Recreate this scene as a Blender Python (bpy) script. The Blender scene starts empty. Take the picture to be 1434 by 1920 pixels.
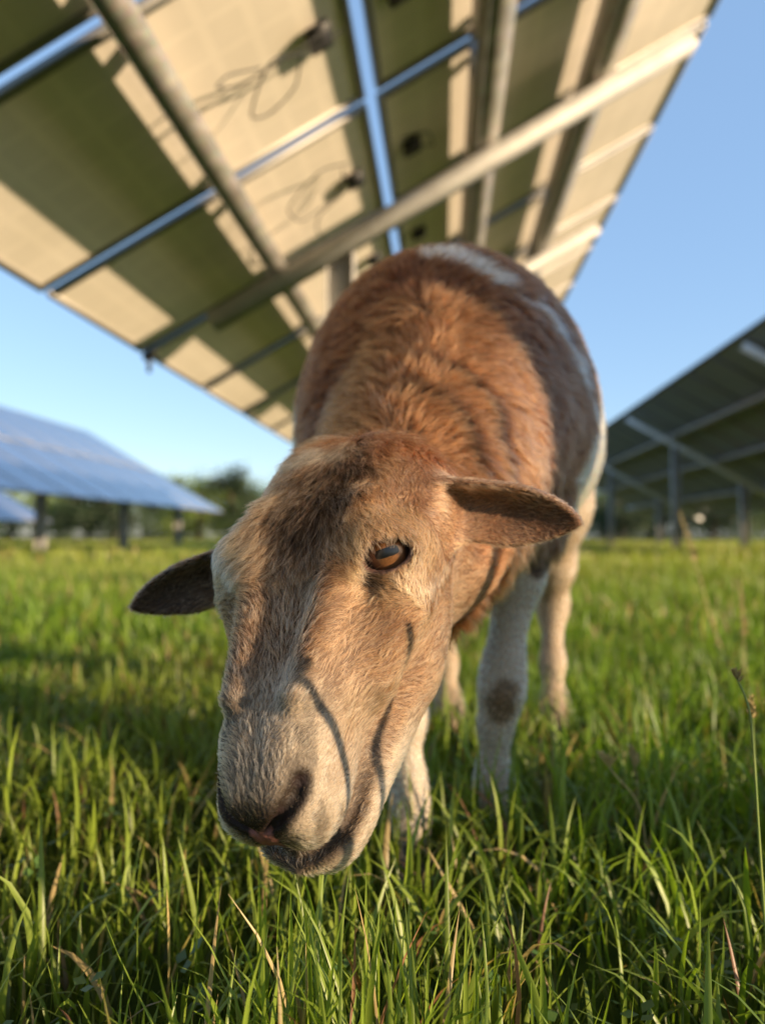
import bpy, math, random, os
import numpy as np
from mathutils import Vector, Matrix
PREVIEW = ''
rng = np.random.default_rng(7)
random.seed(7)
R_ = math.radians
scene = bpy.context.scene
col = scene.collection
CAM = np.array([0, 0, .35]); PITCH = R_(1.8); FPX = 1400.0
cF = np.array([0, math.cos(PITCH), math.sin(PITCH)]); cU = np.array([0, -math.sin(PITCH), math.cos(PITCH)])
def at(px, py, D):
    """a photo pixel at a depth, as a world point"""
    return CAM + D * (cF + (px - 717) / FPX * np.array([1, 0, 0]) + (960 - py) / FPX * cU)
SUN = np.array([.82, -.45, .205]); SUN = SUN / np.linalg.norm(SUN)

def tag(o, label=None, cat=None, group=None, kind=None):
    if label: o['label'] = label
    if cat: o['category'] = cat
    if group: o['group'] = group
    if kind: o['kind'] = kind
    return o
def link(name, data, mat=None, parent=None, smooth=False):
    o = bpy.data.objects.new(name, data); col.objects.link(o)
    if mat is not None: data.materials.append(mat)
    if parent is not None: o.parent = parent
    if smooth and hasattr(data, 'polygons'):
        data.polygons.foreach_set('use_smooth', [True] * len(data.polygons))
    return o
def empty(name, loc=(0, 0, 0), rz=0, parent=None):
    o = bpy.data.objects.new(name, None); col.objects.link(o)
    o.location = loc; o.rotation_euler = (0, 0, rz); o.empty_display_size = .1
    if parent: o.parent = parent
    return o
def np_mesh(name, V, F):
    """V (n,3); F (m,k) numpy, all the same k"""
    me = bpy.data.meshes.new(name)
    V = np.ascontiguousarray(V, dtype=np.float32); F = np.ascontiguousarray(F, dtype=np.int32)
    k = F.shape[1]
    me.vertices.add(len(V)); me.vertices.foreach_set('co', V.ravel())
    me.loops.add(F.size); me.loops.foreach_set('vertex_index', F.ravel())
    me.polygons.add(len(F)); me.polygons.foreach_set('loop_start', np.arange(0, F.size, k, dtype=np.int32))
    me.update(calc_edges=True)
    return me

# ---------------------------------------------------------------- materials
class NT:
    def __init__(s, name):
        s.m = bpy.data.materials.new(name); s.m.use_nodes = True
        s.t = s.m.node_tree; s.t.nodes.clear()
        s.out = s.n('ShaderNodeOutputMaterial')
    def n(s, typ, ins=None, **props):
        x = s.t.nodes.new(typ)
        for k, v in props.items(): setattr(x, k, v)
        for k, v in (ins or {}).items():
            if isinstance(v, bpy.types.NodeSocket): s.t.links.new(v, x.inputs[k])
            else: x.inputs[k].default_value = v
        return x
    def l(s, a, b): s.t.links.new(a, b)
    def ramp(s, fac, stops):
        r = s.n('ShaderNodeValToRGB'); s.l(fac, r.inputs[0])
        e = r.color_ramp.elements
        while len(e) < len(stops): e.new(.5)
        for q, (p, c) in zip(e, stops): q.position = p; q.color = (*c, 1) if len(c) == 3 else c
        return r.outputs[0]
    def bsdf(s, **k):
        b = s.n('ShaderNodeBsdfPrincipled')
        for key, v in k.items():
            key = key.replace('_', ' ')
            if isinstance(v, bpy.types.NodeSocket): s.l(v, b.inputs[key])
            else: b.inputs[key].default_value = v
        s.l(b.outputs[0], s.out.inputs[0]); return b
    def noise(s, scale, detail=4, coord=None, rough=.5):
        x = s.n('ShaderNodeTexNoise', {'Scale': scale, 'Detail': detail, 'Roughness': rough})
        if coord is None: coord = s.n('ShaderNodeTexCoord').outputs['Object']
        s.l(coord, x.inputs['Vector']); return x.outputs[0]
    def bump(s, h, strength=.3, dist=.01):
        return s.n('ShaderNodeBump', {'Height': h, 'Strength': strength, 'Distance': dist}).outputs[0]

# ---------------------------------------------------------------- sheep as a signed field
def smin(a, b, k):
    h = np.clip(.5 + .5 * (b - a) / k, 0, 1)
    return b + (a - b) * h - k * h * (1 - h)
def smax(a, b, k): return -smin(-a, -b, k)
def seg(P, a, b, ra, rb, sq=None):
    a = np.array(a, float); b = np.array(b, float); ab = b - a
    t = np.clip(((P - a) @ ab) / (ab @ ab), 0, 1)
    q = P - a - t[:, None] * ab
    if sq is not None: q = q * sq
    return np.sqrt((q * q).sum(1)) - (ra + (rb - ra) * t)
def chain(P, pts, k=.012, sq=None):
    d = None
    for (a, ra), (b, rb) in zip(pts[:-1], pts[1:]):
        e = seg(P, a, b, ra, rb, sq)
        d = e if d is None else smin(d, e, k)
    return d
def ell(P, c, r, M=None):
    q = P - np.array(c)
    if M is not None: q = q @ M
    q = q / np.array(r); g = np.sqrt((q * q).sum(1)) + 1e-9
    return (g - 1) * min(r) * (1 if True else 0)
def pchip(x, xs, ys):
    """smooth, overshoot-free interpolation"""
    xs = np.array(xs, float); ys = np.array(ys, float)
    h = np.diff(xs); dl = np.diff(ys) / h
    m = np.zeros(len(xs))
    for i in range(1, len(xs) - 1):
        if dl[i - 1] * dl[i] > 0:
            w1 = 2 * h[i] + h[i - 1]; w2 = h[i] + 2 * h[i - 1]
            m[i] = (w1 + w2) / (w1 / dl[i - 1] + w2 / dl[i])
    m[0] = dl[0]; m[-1] = dl[-1]
    xc = np.clip(x, xs[0], xs[-1]); i = np.clip(np.searchsorted(xs, xc) - 1, 0, len(h) - 1)
    t = (xc - xs[i]) / h[i]
    return ((1 + 2 * t) * (1 - t) ** 2 * ys[i] + t * (1 - t) ** 2 * h[i] * m[i] + t * t * (3 - 2 * t) * ys[i + 1] + t * t * (t - 1) * h[i] * m[i + 1])
def loft(t, u, v, S, p=2.3):
    """S rows: t, centre, half width, up, down"""
    S = np.array(S); T = S[:, 0]
    c = pchip(t, T, S[:, 1]); w = pchip(t, T, S[:, 2]); up = pchip(t, T, S[:, 3]); dn = pchip(t, T, S[:, 4])
    uu = u - c; h = np.where(uu > 0, up, dn)
    g = (np.abs(v / w) ** p + np.abs(uu / h) ** p) ** (1 / p) + 1e-6
    q = np.sqrt(uu * uu + v * v) + 1e-6
    d = q * (1 - 1 / g)
    over = np.maximum(T[0] - t, 0) + np.maximum(t - T[-1], 0)
    return np.where(over > 0, np.sqrt(np.maximum(d, 0) ** 2 + over ** 2) + .0005, d)

# head frame: a towards the nose, n out of the forehead, s to the animal's left
hA = np.array([-.211, -.661, -.720]); hA /= np.linalg.norm(hA)
hS = np.array([.909, -.404, .106]); hS -= hA * (hA @ hS); hS /= np.linalg.norm(hS)
hN = np.cross(hA, hS); hN = hN if hN[1] < 0 else -hN
HB = np.stack([hA, hN, hS], 1)
HK = .936; HO = np.array([-.0153, .585, .3824])
def hl(P): return (P - HO) @ HB / HK            # world -> head local (t,u,v)
def hw_(t, u, v): return HO + HK * (HB @ np.array([t, u, v]))
UP_ = [(-.034, -.004, .010, .010, .010), (-.028, -.002, .052, .032, .03), (0, -.003, .079, .045, .05), (.04, .000, .086, .054, .055), (.08, .000, .079, .060, .05), (.12, -.002, .068, .055, .045),
       (.16, -.004, .055, .046, .04), (.20, -.007, .045, .041, .038), (.225, -.010, .0365, .040, .040), (.243, -.013, .0335, .037, .038), (.259, -.015, .0315, .032, .034), (.271, -.016, .0275, .024, .026), (.279, -.017, .020, .014, .016), (.283, -.018, .002, .002, .002)]
JAW = [(0, -.03, .01, .01, .01), (.012, -.035, .038, .028, .028), (.04, -.045, .054, .035, .043), (.08, -.055, .064, .04, .052), (.12, -.062, .064, .042, .052), (.155, -.066, .057, .038, .044), (.19, -.068, .049, .030, .036),
       (.22, -.066, .044, .022, .033), (.245, -.064, .041, .018, .030), (.262, -.063, .036, .015, .026), (.275, -.063, .026, .011, .018), (.284, -.063, .002, .002, .002)]
EYE_L = (.104, .032, .0590); EYE_R = (.108, .014, -.0660); EYE_RAD = .0195
NOSTRIL = [(.2580, .0085, .0290), (.2655, .0055, .0262), (.2730, .0035, .0218), (.2780, -.003, .0135), (.2800, -.0105, .0045)]; NOS_R = [.0036, .0046, .0042, .0032, .0020]
MOUTH = [(.205, -.044, .047), (.2276, -.0500, .0385), (.2472, -.0520, .0350), (.2600, -.0530, .0300), (.270, -.0540, .0200), (.2765, -.0545, .0090), (.279, -.0545, 0)]
def eye_frame(near=True):
    """slanting long axis, up, outward; the two eyes are not turned quite alike"""
    lx = np.array([-.35, -.05, .92] if near else [-.93, -.10, .36]); lx /= np.linalg.norm(lx)
    nz = np.array([.36, .48, .80] if near else [.20, .05, .97]); nz -= lx * (lx @ nz); nz /= np.linalg.norm(nz); ly = np.cross(nz, lx)
    if (HB @ (ly if near else ly * np.array([1, 1, -1])))[2] < 0: ly = -ly
    return lx, ly, nz
def head(P):
    L = hl(P); t, u, v = L[:, 0], L[:, 1], L[:, 2]; av = np.abs(v)
    d = loft(t, u, v, UP_, 2.35 + .15 * np.clip((t - .12) / .1, 0, 1))
    # flat bridge and brow
    dj = loft(t, u, v, JAW, 2.2)
    kk = .005 + .032 * np.clip((.245 - t) / .06, 0, 1)
    d = smin(d, dj, kk)
    A = np.stack([t, u, av], 1)
    # orbit, brow, cheek bone, lips and nose wings
    d = smin(d, ell(A, (.100, .022, .052), (.040, .032, .026)), .03)
    d = smin(d, seg(A, (.078, .042, .050), (.100, .044, .056), .012, .009), .026)
    d = smin(d, seg(A, (.118, .000, .064), (.175, -.014, .048), .012, .010), .02)
    d = smin(d, ell(A, (.085, -.046, .046), (.052, .044, .020)), .02)
    d = smin(d, ell(A, (.246, -.024, .023), (.030, .022, .015)), .018)
    d = smin(d, seg(A, (.232, .009, .018), (.266, -.001, .008), .012, .011), .016)
    d = smin(d, ell(A, (.012, .036, .018), (.03, .014, .03)), .02)
    d = smin(d, seg(A, (.095, .046, .035), (.215, .029, .022), .011, .009), .010)
    d = smax(d, -seg(A, (.050, .052, .078), (.074, .060, .070), .012, .010), .026)
    d = smax(d, -seg(A, (.145, .038, .061), (.185, .020, .058), .009, .005), .024)
    # tear groove, nostril, philtrum, mouth
    d = smax(d, -seg(A, (.118, .040, .0485), (.142, .033, .0500), .0035, .0015), .006)
    d = smax(d, -seg(A, (.134, .036, .053), (.185, .022, .050), .004, .003), .012)
    e = None
    for q0, q1, r0, r1 in zip(NOSTRIL[:-1], NOSTRIL[1:], NOS_R[:-1], NOS_R[1:]):
        x = seg(A, q0, q1, r0, r1); e = x if e is None else smin(e, x, .002)
    d = smax(d, -e, .004)
    d = smax(d, -seg(A, (.2835, -.016, 0), (.281, -.052, 0), .0014, .0024), .004)
    e = None
    for q0, q1 in zip(MOUTH[:-1], MOUTH[1:]):
        x = seg(A, q0, q1, .0036, .0036); e = x if e is None else np.minimum(e, x)
    d = smax(d, -e, .005)
    # eye opening
    for E, near in ((EYE_L, True), (EYE_R, False)):
        q = (np.stack([t, u, v], 1) if near else np.stack([t, u, -v], 1)) - np.array([E[0], E[1], abs(E[2])])
        # local eye frame: long axis slants from the inner corner (towards the nose, up the bridge) to the outer corner
        lx, ly, nz = eye_frame(near)
        X = q @ lx; Y = q @ ly; Z = q @ nz
        r = np.sqrt((X / .0162) ** 2 + (Y / np.where(Y > 0, .0094, .0098)) ** 2)
        hole = (r - 1) * .0096
        hole = np.maximum(hole, -Z - .004)
        rim = np.sqrt(((r - 1.14) * .0085) ** 2 + (np.maximum(np.abs(Z - .0120) - .002, 0)) ** 2) - .0030
        d = smin(d, rim, .005)
        d = smax(d, -hole, .0022)
    return d * HK
def ear(P, base, tip, wid, nrm, wmax, cup, thick=.0050):
    base = np.array(base); ax = np.array(tip) - base; Ln = np.linalg.norm(ax); ax = ax / Ln
    nz = np.array(nrm, float); nz -= ax * (ax @ nz); nz /= np.linalg.norm(nz); wy = np.cross(nz, ax)
    if wy @ np.array(wid) < 0: wy = -wy
    q = P - base; s = q @ ax / Ln; y = q @ wy; z = q @ nz
    W = wmax * pchip(s, [-.25, 0, .15, .35, .6, .8, .93, 1.0, 1.03], [.35, .50, .74, .98, 1.0, .78, .46, .17, .02])
    sc = np.clip(s, 0, 1)
    z0 = cup * (1 - np.abs(y / wmax) ** 2 * 1.6) * -1 * (1.15 - sc * .7) - .010 * np.sin(sc * 2.6)
    th = thick * (1.7 - .9 * sc)
    g = np.maximum(np.abs(y) - W, 0); dd = np.abs(z - z0) - th
    d = np.where(g > 0, np.sqrt(g * g + np.maximum(dd, 0) ** 2) - .0, dd)
    d = smax(dd * .8, (np.abs(y) - W), .006)
    d = smax(d, np.maximum(-.25 - s, s - 1.03) * Ln, .006)
    return d
EAR_L = dict(base=hw_(.036, .016, .056), tip=at(1088, 992, .515), wid=(0, -.2, 1), nrm=(.10, -.86, -.40), wmax=.0235, cup=.015)
EAR_R = dict(base=hw_(.050, -.008, -.060), tip=at(240, 1148, .60), wid=(0, 0, 1), nrm=(-.35, -.8, -.35), wmax=.022, cup=.013)
TA = np.array([.028, .765, .008]); TX = np.array([.155, .70, 0]); TL = np.linalg.norm(TX); TX = TX / TL; TV = np.array([TX[1], -TX[0], 0])
TOR = [(-0.012, 0.445, 0.02, 0.03, 0.03), (0, 0.445, 0.06, 0.085, 0.08), (0.05, 0.455, 0.115, 0.15, 0.125), (0.12, 0.47, 0.155, 0.2, 0.145), (0.22, 0.48, 0.195, 0.24, 0.16), (0.35, 0.485, 0.212, 0.262, 0.175), (0.48, 0.485, 0.214, 0.266, 0.175), (0.58, 0.495, 0.196, 0.245, 0.17), (0.66, 0.505, 0.152, 0.195, 0.15), (0.71, 0.515, 0.085, 0.11, 0.11), (0.725, 0.52, 0.01, 0.015, 0.015)]
LEGS = {
 'FL': [((.040, .93, .48), 0.0850), ((.028, .875, .37), 0.0560), ((.022, .845, .28), 0.0264), ((.022, .822, .175), 0.0172), ((.024, .818, .15), 0.0163), ((.028, .812, .09), 0.0119), ((.030, .805, .055), 0.0141), ((.030, .790, .022), 0.0176)],
 'FR': [((.150, .97, .48), 0.0850), ((.168, .925, .375), 0.0520), ((.162, .905, .305), 0.0282), ((.142, .885, .195), 0.0180), ((.139, .878, .165), 0.0189), ((.131, .880, .125), 0.0128), ((.129, .880, .075), 0.0123), ((.128, .872, .050), 0.0150), ((.120, .855, .020), 0.0167)],
 'RR': [((.225, 1.26, .50), 0.1200), ((.272, 1.25, .40), 0.0720), ((.296, 1.30, .30), 0.0334), ((.303, 1.335, .225), 0.0220), ((.294, 1.30, .13), 0.0150), ((.292, 1.285, .07), 0.0150), ((.292, 1.275, .048), 0.0180), ((.290, 1.255, .020), 0.0185)],
 'RL': [((.110, 1.30, .50), 0.1250), ((.112, 1.28, .40), 0.0700), ((.108, 1.31, .30), 0.0299), ((.104, 1.34, .225), 0.0202), ((.110, 1.305, .13), 0.0145), ((.112, 1.29, .07), 0.0145), ((.113, 1.28, .048), 0.0176), ((.113, 1.26, .020), 0.0185)]}
NECK = [((.085, .95, .535), .140), ((.062, .83, .452), .123), ((.040, .735, .392), .101), ((.018, .665, .352), .080), ((-.006, .610, .345), .062)]
def torso(P):
    q = P - TA; t = q @ TX; v = q @ TV; u = P[:, 2] - TA[2]
    d = loft(t, u, v, TOR, 1.98)
    return d
PRIMS = [  # (bbox centre, radius of influence, function)
]
def sheep_sdf(P):
    d = np.full(len(P), 9.0)
    def add(fn, lo, hi, k):
        m = np.all((P > np.array(lo)) & (P < np.array(hi)), 1)
        if not m.any(): return
        e = fn(P[m]); d[m] = smin(d[m], e, k)
    PAD = .09
    add(torso, (-.35, .55, .12), (.65, 1.7, 1.0), .01)
    add(lambda Q: chain(Q, NECK, .05, np.array([1.05, 1, .97])), (-.22, .42, .14), (.38, 1.2, .85), .06)
    add(lambda Q: seg(Q, (.045, .74, .36), (.09, .88, .36), .055, .075), (-.12, .6, .2), (.3, 1.1, .55), .06)
    for nme, L in LEGS.items():
        pts = np.array([p for p, r in L]); lo = pts.min(0) - .22; hi = pts.max(0) + .22
        add(lambda Q: chain(Q, L, .032), lo, hi, .035)
    # tail stub
    add(lambda Q: seg(Q, (.205, 1.45, .62), (.22, 1.50, .45), .035, .02), (.05, 1.3, .3), (.4, 1.6, .8), .03)
    add(head, HO - .36, HO + .26, .017)
    for E in (EAR_L, EAR_R):
        b = np.array(E['base']); tp = np.array(E['tip']); lo = np.minimum(b, tp) - .07; hi = np.maximum(b, tp) + .07
        add(lambda Q: ear(Q, **E), lo, hi, .012)
    return d
def axis_grid(lo, hi, flo, fhi, hf, hc):
    x = [flo]
    while x[-1] < fhi: x.append(x[-1] + hf)
    h = hf
    while x[-1] < hi: h = min(h * 1.12, hc); x.append(x[-1] + h)
    y = [flo]; h = hf
    while y[-1] > lo: h = min(h * 1.12, hc); y.append(y[-1] - h)
    a = np.array(y[::-1][:-1] + x)
    n = (-(len(a) - 1)) % 8
    a = np.concatenate([a, a[-1] + hc * np.arange(1, n + 1)]) if n else a
    return a
def surface_nets(fn, xs, ys, zs):
    nx, ny, nz = len(xs), len(ys), len(zs); Bk = 8
    bx, by, bz = (nx - 1) // Bk, (ny - 1) // Bk, (nz - 1) // Bk
    D = np.full((nx, ny, nz), np.nan, dtype=np.float32)
    I, J, K = np.meshgrid(np.arange(bx), np.arange(by), np.arange(bz), indexing='ij')
    I, J, K = I.ravel() * Bk, J.ravel() * Bk, K.ravel() * Bk
    c = np.stack([(xs[I] + xs[I + Bk]) / 2, (ys[J] + ys[J + Bk]) / 2, (zs[K] + zs[K + Bk]) / 2], 1)
    hd = .5 * np.sqrt((xs[I + Bk] - xs[I]) ** 2 + (ys[J + Bk] - ys[J]) ** 2 + (zs[K + Bk] - zs[K]) ** 2)
    dc = fn(c); act = np.abs(dc) < hd * 1.6 + .012
    for i, j, k, dv, a in zip(I, J, K, dc, act):
        if not a:
            blk = D[i:i + Bk + 1, j:j + Bk + 1, k:k + Bk + 1]; blk[np.isnan(blk)] = dv
    need = np.zeros(D.shape, bool)
    for i, j, k, a in zip(I, J, K, act):
        if a: need[i:i + Bk + 1, j:j + Bk + 1, k:k + Bk + 1] = True
    ii, jj, kk = np.nonzero(need)
    for s in range(0, len(ii), 400000):
        e = slice(s, s + 400000)
        D[ii[e], jj[e], kk[e]] = fn(np.stack([xs[ii[e]], ys[jj[e]], zs[kk[e]]], 1))
    ins = D < 0
    cnt = np.zeros((nx - 1, ny - 1, nz - 1), np.int8)
    for a in (0, 1):
        for b in (0, 1):
            for c_ in (0, 1): cnt += ins[a:nx - 1 + a, b:ny - 1 + b, c_:nz - 1 + c_]
    ci, cj, ck = np.nonzero((cnt > 0) & (cnt < 8))
    idx = np.full(cnt.shape, -1, np.int32); idx[ci, cj, ck] = np.arange(len(ci))
    S = np.zeros((len(ci), 3)); N = np.zeros(len(ci))
    G = [xs, ys, zs]; base = [ci, cj, ck]
    for ax in range(3):
        o1, o2 = [o for o in range(3) if o != ax]
        for a in (0, 1):
            for b in (0, 1):
                p0 = [x.copy() for x in base]; p0[o1] = p0[o1] + a; p0[o2] = p0[o2] + b
                p1 = [x.copy() for x in p0]; p1[ax] = p1[ax] + 1
                d0 = D[tuple(p0)]; d1 = D[tuple(p1)]; m = (d0 < 0) != (d1 < 0)
                t = np.where(m, d0 / np.where(m, d0 - d1, 1), 0)
                pt = np.stack([G[q][p0[q]] for q in range(3)], 1); g1 = G[ax][p1[ax]]
                pt[:, ax] += t * (g1 - pt[:, ax])
                S += pt * m[:, None]; N += m
    V = S / N[:, None]
    F = []
    for ax in range(3):
        o1, o2 = [(1, 2), (2, 0), (0, 1)][ax]
        sl0 = [slice(None)] * 3; sl1 = [slice(None)] * 3; sl0[ax] = slice(0, -1); sl1[ax] = slice(1, None)
        a = ins[tuple(sl0)]; b = ins[tuple(sl1)]
        e = np.array(np.nonzero(a != b)); inside0 = a[tuple(e)]
        m = (e[o1] > 0) & (e[o2] > 0) & (e[o1] < D.shape[o1] - 1) & (e[o2] < D.shape[o2] - 1)
        e = e[:, m]; inside0 = inside0[m]
        def cell(d1, d2):
            q = [x.copy() for x in e]; q[o1] = q[o1] - d1; q[o2] = q[o2] - d2; return idx[tuple(q)]
        Q = np.stack([cell(1, 1), cell(0, 1), cell(0, 0), cell(1, 0)], 1)
        Q = np.where(inside0[:, None], Q, Q[:, ::-1]); F.append(Q)
    F = np.concatenate(F); F = F[(F >= 0).all(1)]
    return V, F
def grad(fn, P, h=.0008):
    g = np.stack([fn(P + np.eye(3)[i] * h) - fn(P - np.eye(3)[i] * h) for i in range(3)], 1)
    return g / (2 * h)
FH = .0026 if PREVIEW else .0023
gx = axis_grid(-.32, .46, -.26, .19, FH, .009)
gy = axis_grid(.30, 1.58, .345, .62, FH, .009)
gz = axis_grid(-.02, .86, .075, .475, FH, .009)
SV, SF = surface_nets(sheep_sdf, gx, gy, gz)
for _ in range(2):                       # draw the vertices onto the exact surface
    d = sheep_sdf(SV); g = grad(sheep_sdf, SV); gg = (g * g).sum(1) + 1e-6
    st = -(d / gg)[:, None] * g; ln = np.linalg.norm(st, axis=1, keepdims=True)
    SV = SV + st * np.minimum(1, .002 / (ln + 1e-9))
# ---------------------------------------------------------------- noise and coat description
def vnoise(P, scale, seed=0):
    Q = P * scale + 100.37 * (seed + 1); I = np.floor(Q).astype(np.int64); f = Q - I; f = f * f * (3 - 2 * f); r = 0
    for dx in (0, 1):
        for dy in (0, 1):
            for dz in (0, 1):
                h = (I[:, 0] + dx) * 374761393 + (I[:, 1] + dy) * 668265263 + (I[:, 2] + dz) * 2147483647 + seed * 1274126177
                h = (h ^ (h >> 13)) * 1274126177; h = (h ^ (h >> 16)) & 0xffffff
                w = (f[:, 0] if dx else 1 - f[:, 0]) * (f[:, 1] if dy else 1 - f[:, 1]) * (f[:, 2] if dz else 1 - f[:, 2])
                r = r + w * (h / 0xffffff)
    return r
def sst(x, a, b):
    t = np.clip((x - a) / (b - a), 0, 1); return t * t * (3 - 2 * t)
def zones(P):
    """soft membership of each part of the animal"""
    L = hl(P); t, u, v = L.T
    hd = sst(t, -.050, -.005) * (np.abs(v) < .12) * (P[:, 1] < .70) * (np.abs(u) < .14) * (P[:, 2] < .50)
    e = []
    for E in (EAR_L, EAR_R):
        b = np.array(E['base']); x = np.array(E['tip']) - b; ln = np.linalg.norm(x); x = x / ln
        q = P - b; s = q @ x / ln; r = np.linalg.norm(q - (q @ x)[:, None] * x, axis=1)
        e.append(sst(s, .0, .16) * (s < 1.15) * (r < .036))
    leg = np.zeros(len(P))
    return L, hd, e[0], e[1]
def mix(a, b, w): return a * (1 - w)[:, None] + np.array(b) * w[:, None]
def coat_colour(P):
    L, hd, eL, eR = zones(P); t, u, v = L.T
    q = P - TA; ta = q @ TX; va = q @ TV
    n1 = vnoise(P, 14, 1) - .5; n2 = vnoise(P, 55, 2) - .5; n3 = vnoise(P, 160, 3) - .5
    C = np.tile(np.array([.185, .076, .035]), (len(P), 1))
    # rust neck and shoulder, running into the chocolate saddle
    w = 1 - sst(P[:, 1] + .6 * np.abs(P[:, 0] - .035) + .05 * n1 + .03 * n2, .785, .825)
    C = mix(C, (.265, .145, .078), w)
    C = mix(C, (.20, .10, .055), .5 * sst(n2, -.1, .5) * (1 - w))
    # white splashes across the back
    g = (P[:, 0] - .110) * .9 + (P[:, 1] - 1.03) * -.18; hgt = P[:, 2]
    w = sst(hgt, .675, .70) * (1 - sst(np.abs(P[:, 1] - .995 - .35 * (P[:, 0] - .08) + .08 * n1), .022, .050)) * sst(P[:, 0] + .06 * n2, .045, .075) * (1 - sst(P[:, 0], .20, .25))
    w = 0 * w
    for a_, b_2, r_2 in (((.060, .875, .685), (.125, .845, .645), .020), ((.135, .84, .625), (.155, .84, .60), .009), ((.172, .855, .618), (.205, .868, .585), .010), ((.205, .868, .585), (.245, .905, .53), .007), ((.245, .905, .53), (.262, .94, .49), .006)):
        w = np.maximum(w, 1 - sst(seg(P, a_, b_2, r_2, r_2) + .020 * n2 + .010 * n3, -.004, .007))
    C = mix(C, (.62, .61, .58), w * .85)
    # white rear: boundary is a slanting line over the flank
    bl = P[:, 1] - (.975 + .75 * np.maximum(P[:, 2] - .5, -.12)) + .06 * n1 + .02 * n2
    w = sst(bl, -.012, .018)
    C = mix(C, (.68, .56, .41), w)
    w = sst(bl, -.035, -.02) * (1 - sst(bl, .025, .045)) * (P[:, 2] > .42)
    C = mix(C, (.66, .62, .55), w * .6)
    w = sst(bl, .05, .08) * sst(P[:, 2], .60, .66) * sst(n1, -.05, .1)
    C = mix(C, (.30, .20, .13), w)
    # pale belly and brisket, white legs with a brown knee patch
    w = (1 - sst(P[:, 2] + .05 * n1, .315, .345)) * (P[:, 1] > .70)
    C = mix(C, (.70, .66, .58), w)
    w = (1 - sst(P[:, 2], .29, .335)) * (P[:, 1] > .70) * (P[:, 1] < 1.05)
    C = mix(C, (.74, .66, .54), w)
    w = (P[:, 0] > .10) * (P[:, 1] < 1.05) * (P[:, 1] > .70) * sst(P[:, 2] + .03 * n2 + .15 * (P[:, 0] - .165), .296, .312)
    C = mix(C, (.23, .13, .08), w * (P[:, 2] < .38))
    k = np.sqrt(((P[:, 0] - .137) / .018) ** 2 + ((P[:, 2] - .163) / .027) ** 2 + ((P[:, 1] - .855) / .035) ** 2) + .8 * n2
    C = mix(C, (.42, .30, .18), (1 - sst(k, .70, 1.25)) * .85)
    w = (P[:, 1] > 1.12) * (1 - sst(P[:, 2], .36, .42)); C = mix(C, (.66, .53, .38), w)
    # head
    H = np.tile(np.array([.335, .215, .135]), (len(P), 1)); av = np.abs(v)
    H = mix(H, (.35, .190, .100), sst(av, .045, .075) * sst(u, -.09, -.02) * .7)                # ruddy cheek
    H = mix(H, (.060, .042, .030), (1 - sst(np.abs(v - .008) + .03 * n1 + .03 * n2, .014, .040)) * (1 - sst(t + .03 * n2, .105, .160)) * sst(u, .02, .045) * .85)   # forehead shade painted into the forelock colour
    H = mix(H, (.26, .115, .055), (1 - sst(t, -.01, .04)) * .8)
    H = mix(H, (.52, .40, .30), (1 - sst(np.abs(t - .004), .006, .016)) * (1 - sst(np.abs(v + .020), .025, .050)) * sst(u, .01, .03) * .75)
    er = np.sqrt(((t - .104) / .034) ** 2 + ((u - .032) / .030) ** 2 + ((av - .060) / .032) ** 2)
    H = mix(H, (.50, .345, .21), (1 - sst(er, .9, 1.55)) * .8)                                    # pale ring round the eye
    H = mix(H, (.44, .28, .16), sst(u, -.055, -.02) * (1 - sst(u, .0, .02)) * sst(t, .13, .18) * .5)
    mz = sst(t + .05 * n1 + .04 * n2, .165, .265)
    H = mix(H, (.56, .49, .39), mz * .9)                                                      # frosted muzzle
    H = mix(H, (.13, .105, .085), mz * sst(n3 + .6 * n2, .10, .40) * .45)
    H = mix(H, (.26, .225, .19), sst(t, .235, .262) * (1 - sst(av, .012, .026)) * sst(u, -.02, .0) * .7)   # grey nose top
    H = mix(H, (.10, .065, .05), sst(t, .268, .280) * (1 - sst(av, .012, .022)) * sst(u, -.040, -.030) * .75)
    H = mix(H, (.54, .44, .33), (1 - sst(u, -.070, -.055)) * sst(t, .15, .20))                 # pale chin
    nd = 9 * np.ones(len(P)); A = np.stack([t, u, av], 1)
    m = t > .2
    if m.any():
        dm = np.full(m.sum(), 9.)
        for q0, q1 in zip(MOUTH[:-1], MOUTH[1:]): dm = np.minimum(dm, seg(A[m], q0, q1, 0, 0))
        dn = np.full(m.sum(), 9.)
        for q0, q1 in zip(NOSTRIL[:-1], NOSTRIL[1:]): dn = np.minimum(dn, seg(A[m], q0, q1, 0, 0))
        Hm = H[m]
        Hm = mix(Hm, (.13, .085, .055), (1 - sst(dm, .0045, .012)) * .80)
        Hm = mix(Hm, (.06, .04, .03), (1 - sst(dn, .005, .011)) * .92)
        H[m] = Hm
    tr = seg(A, (.120, .037, .051), (.150, .030, .051), 0, 0)
    H = mix(H, (.06, .04, .03), (1 - sst(tr, .002, .007)) * .55)
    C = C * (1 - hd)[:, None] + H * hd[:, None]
    # ears
    for e, E, c_out, c_in in ((eL, EAR_L, (.40, .24, .15), (.22, .125, .09)), (eR, EAR_R, (.22, .14, .095), (.12, .080, .06))):
        C = mix(C, c_out, e)
    C = np.clip(C, .004, .9) ** 1.32 * 1.12
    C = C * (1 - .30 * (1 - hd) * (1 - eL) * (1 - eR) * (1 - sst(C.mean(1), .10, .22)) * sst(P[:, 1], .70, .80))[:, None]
    C = C * np.array([.60, .58, .57])
    return C * (1 + .55 * sst(C.mean(1), .10, .28) + .34 * hd)[:, None] * (1 + .42 * sst(C.mean(1), .25, .6))[:, None]
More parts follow.
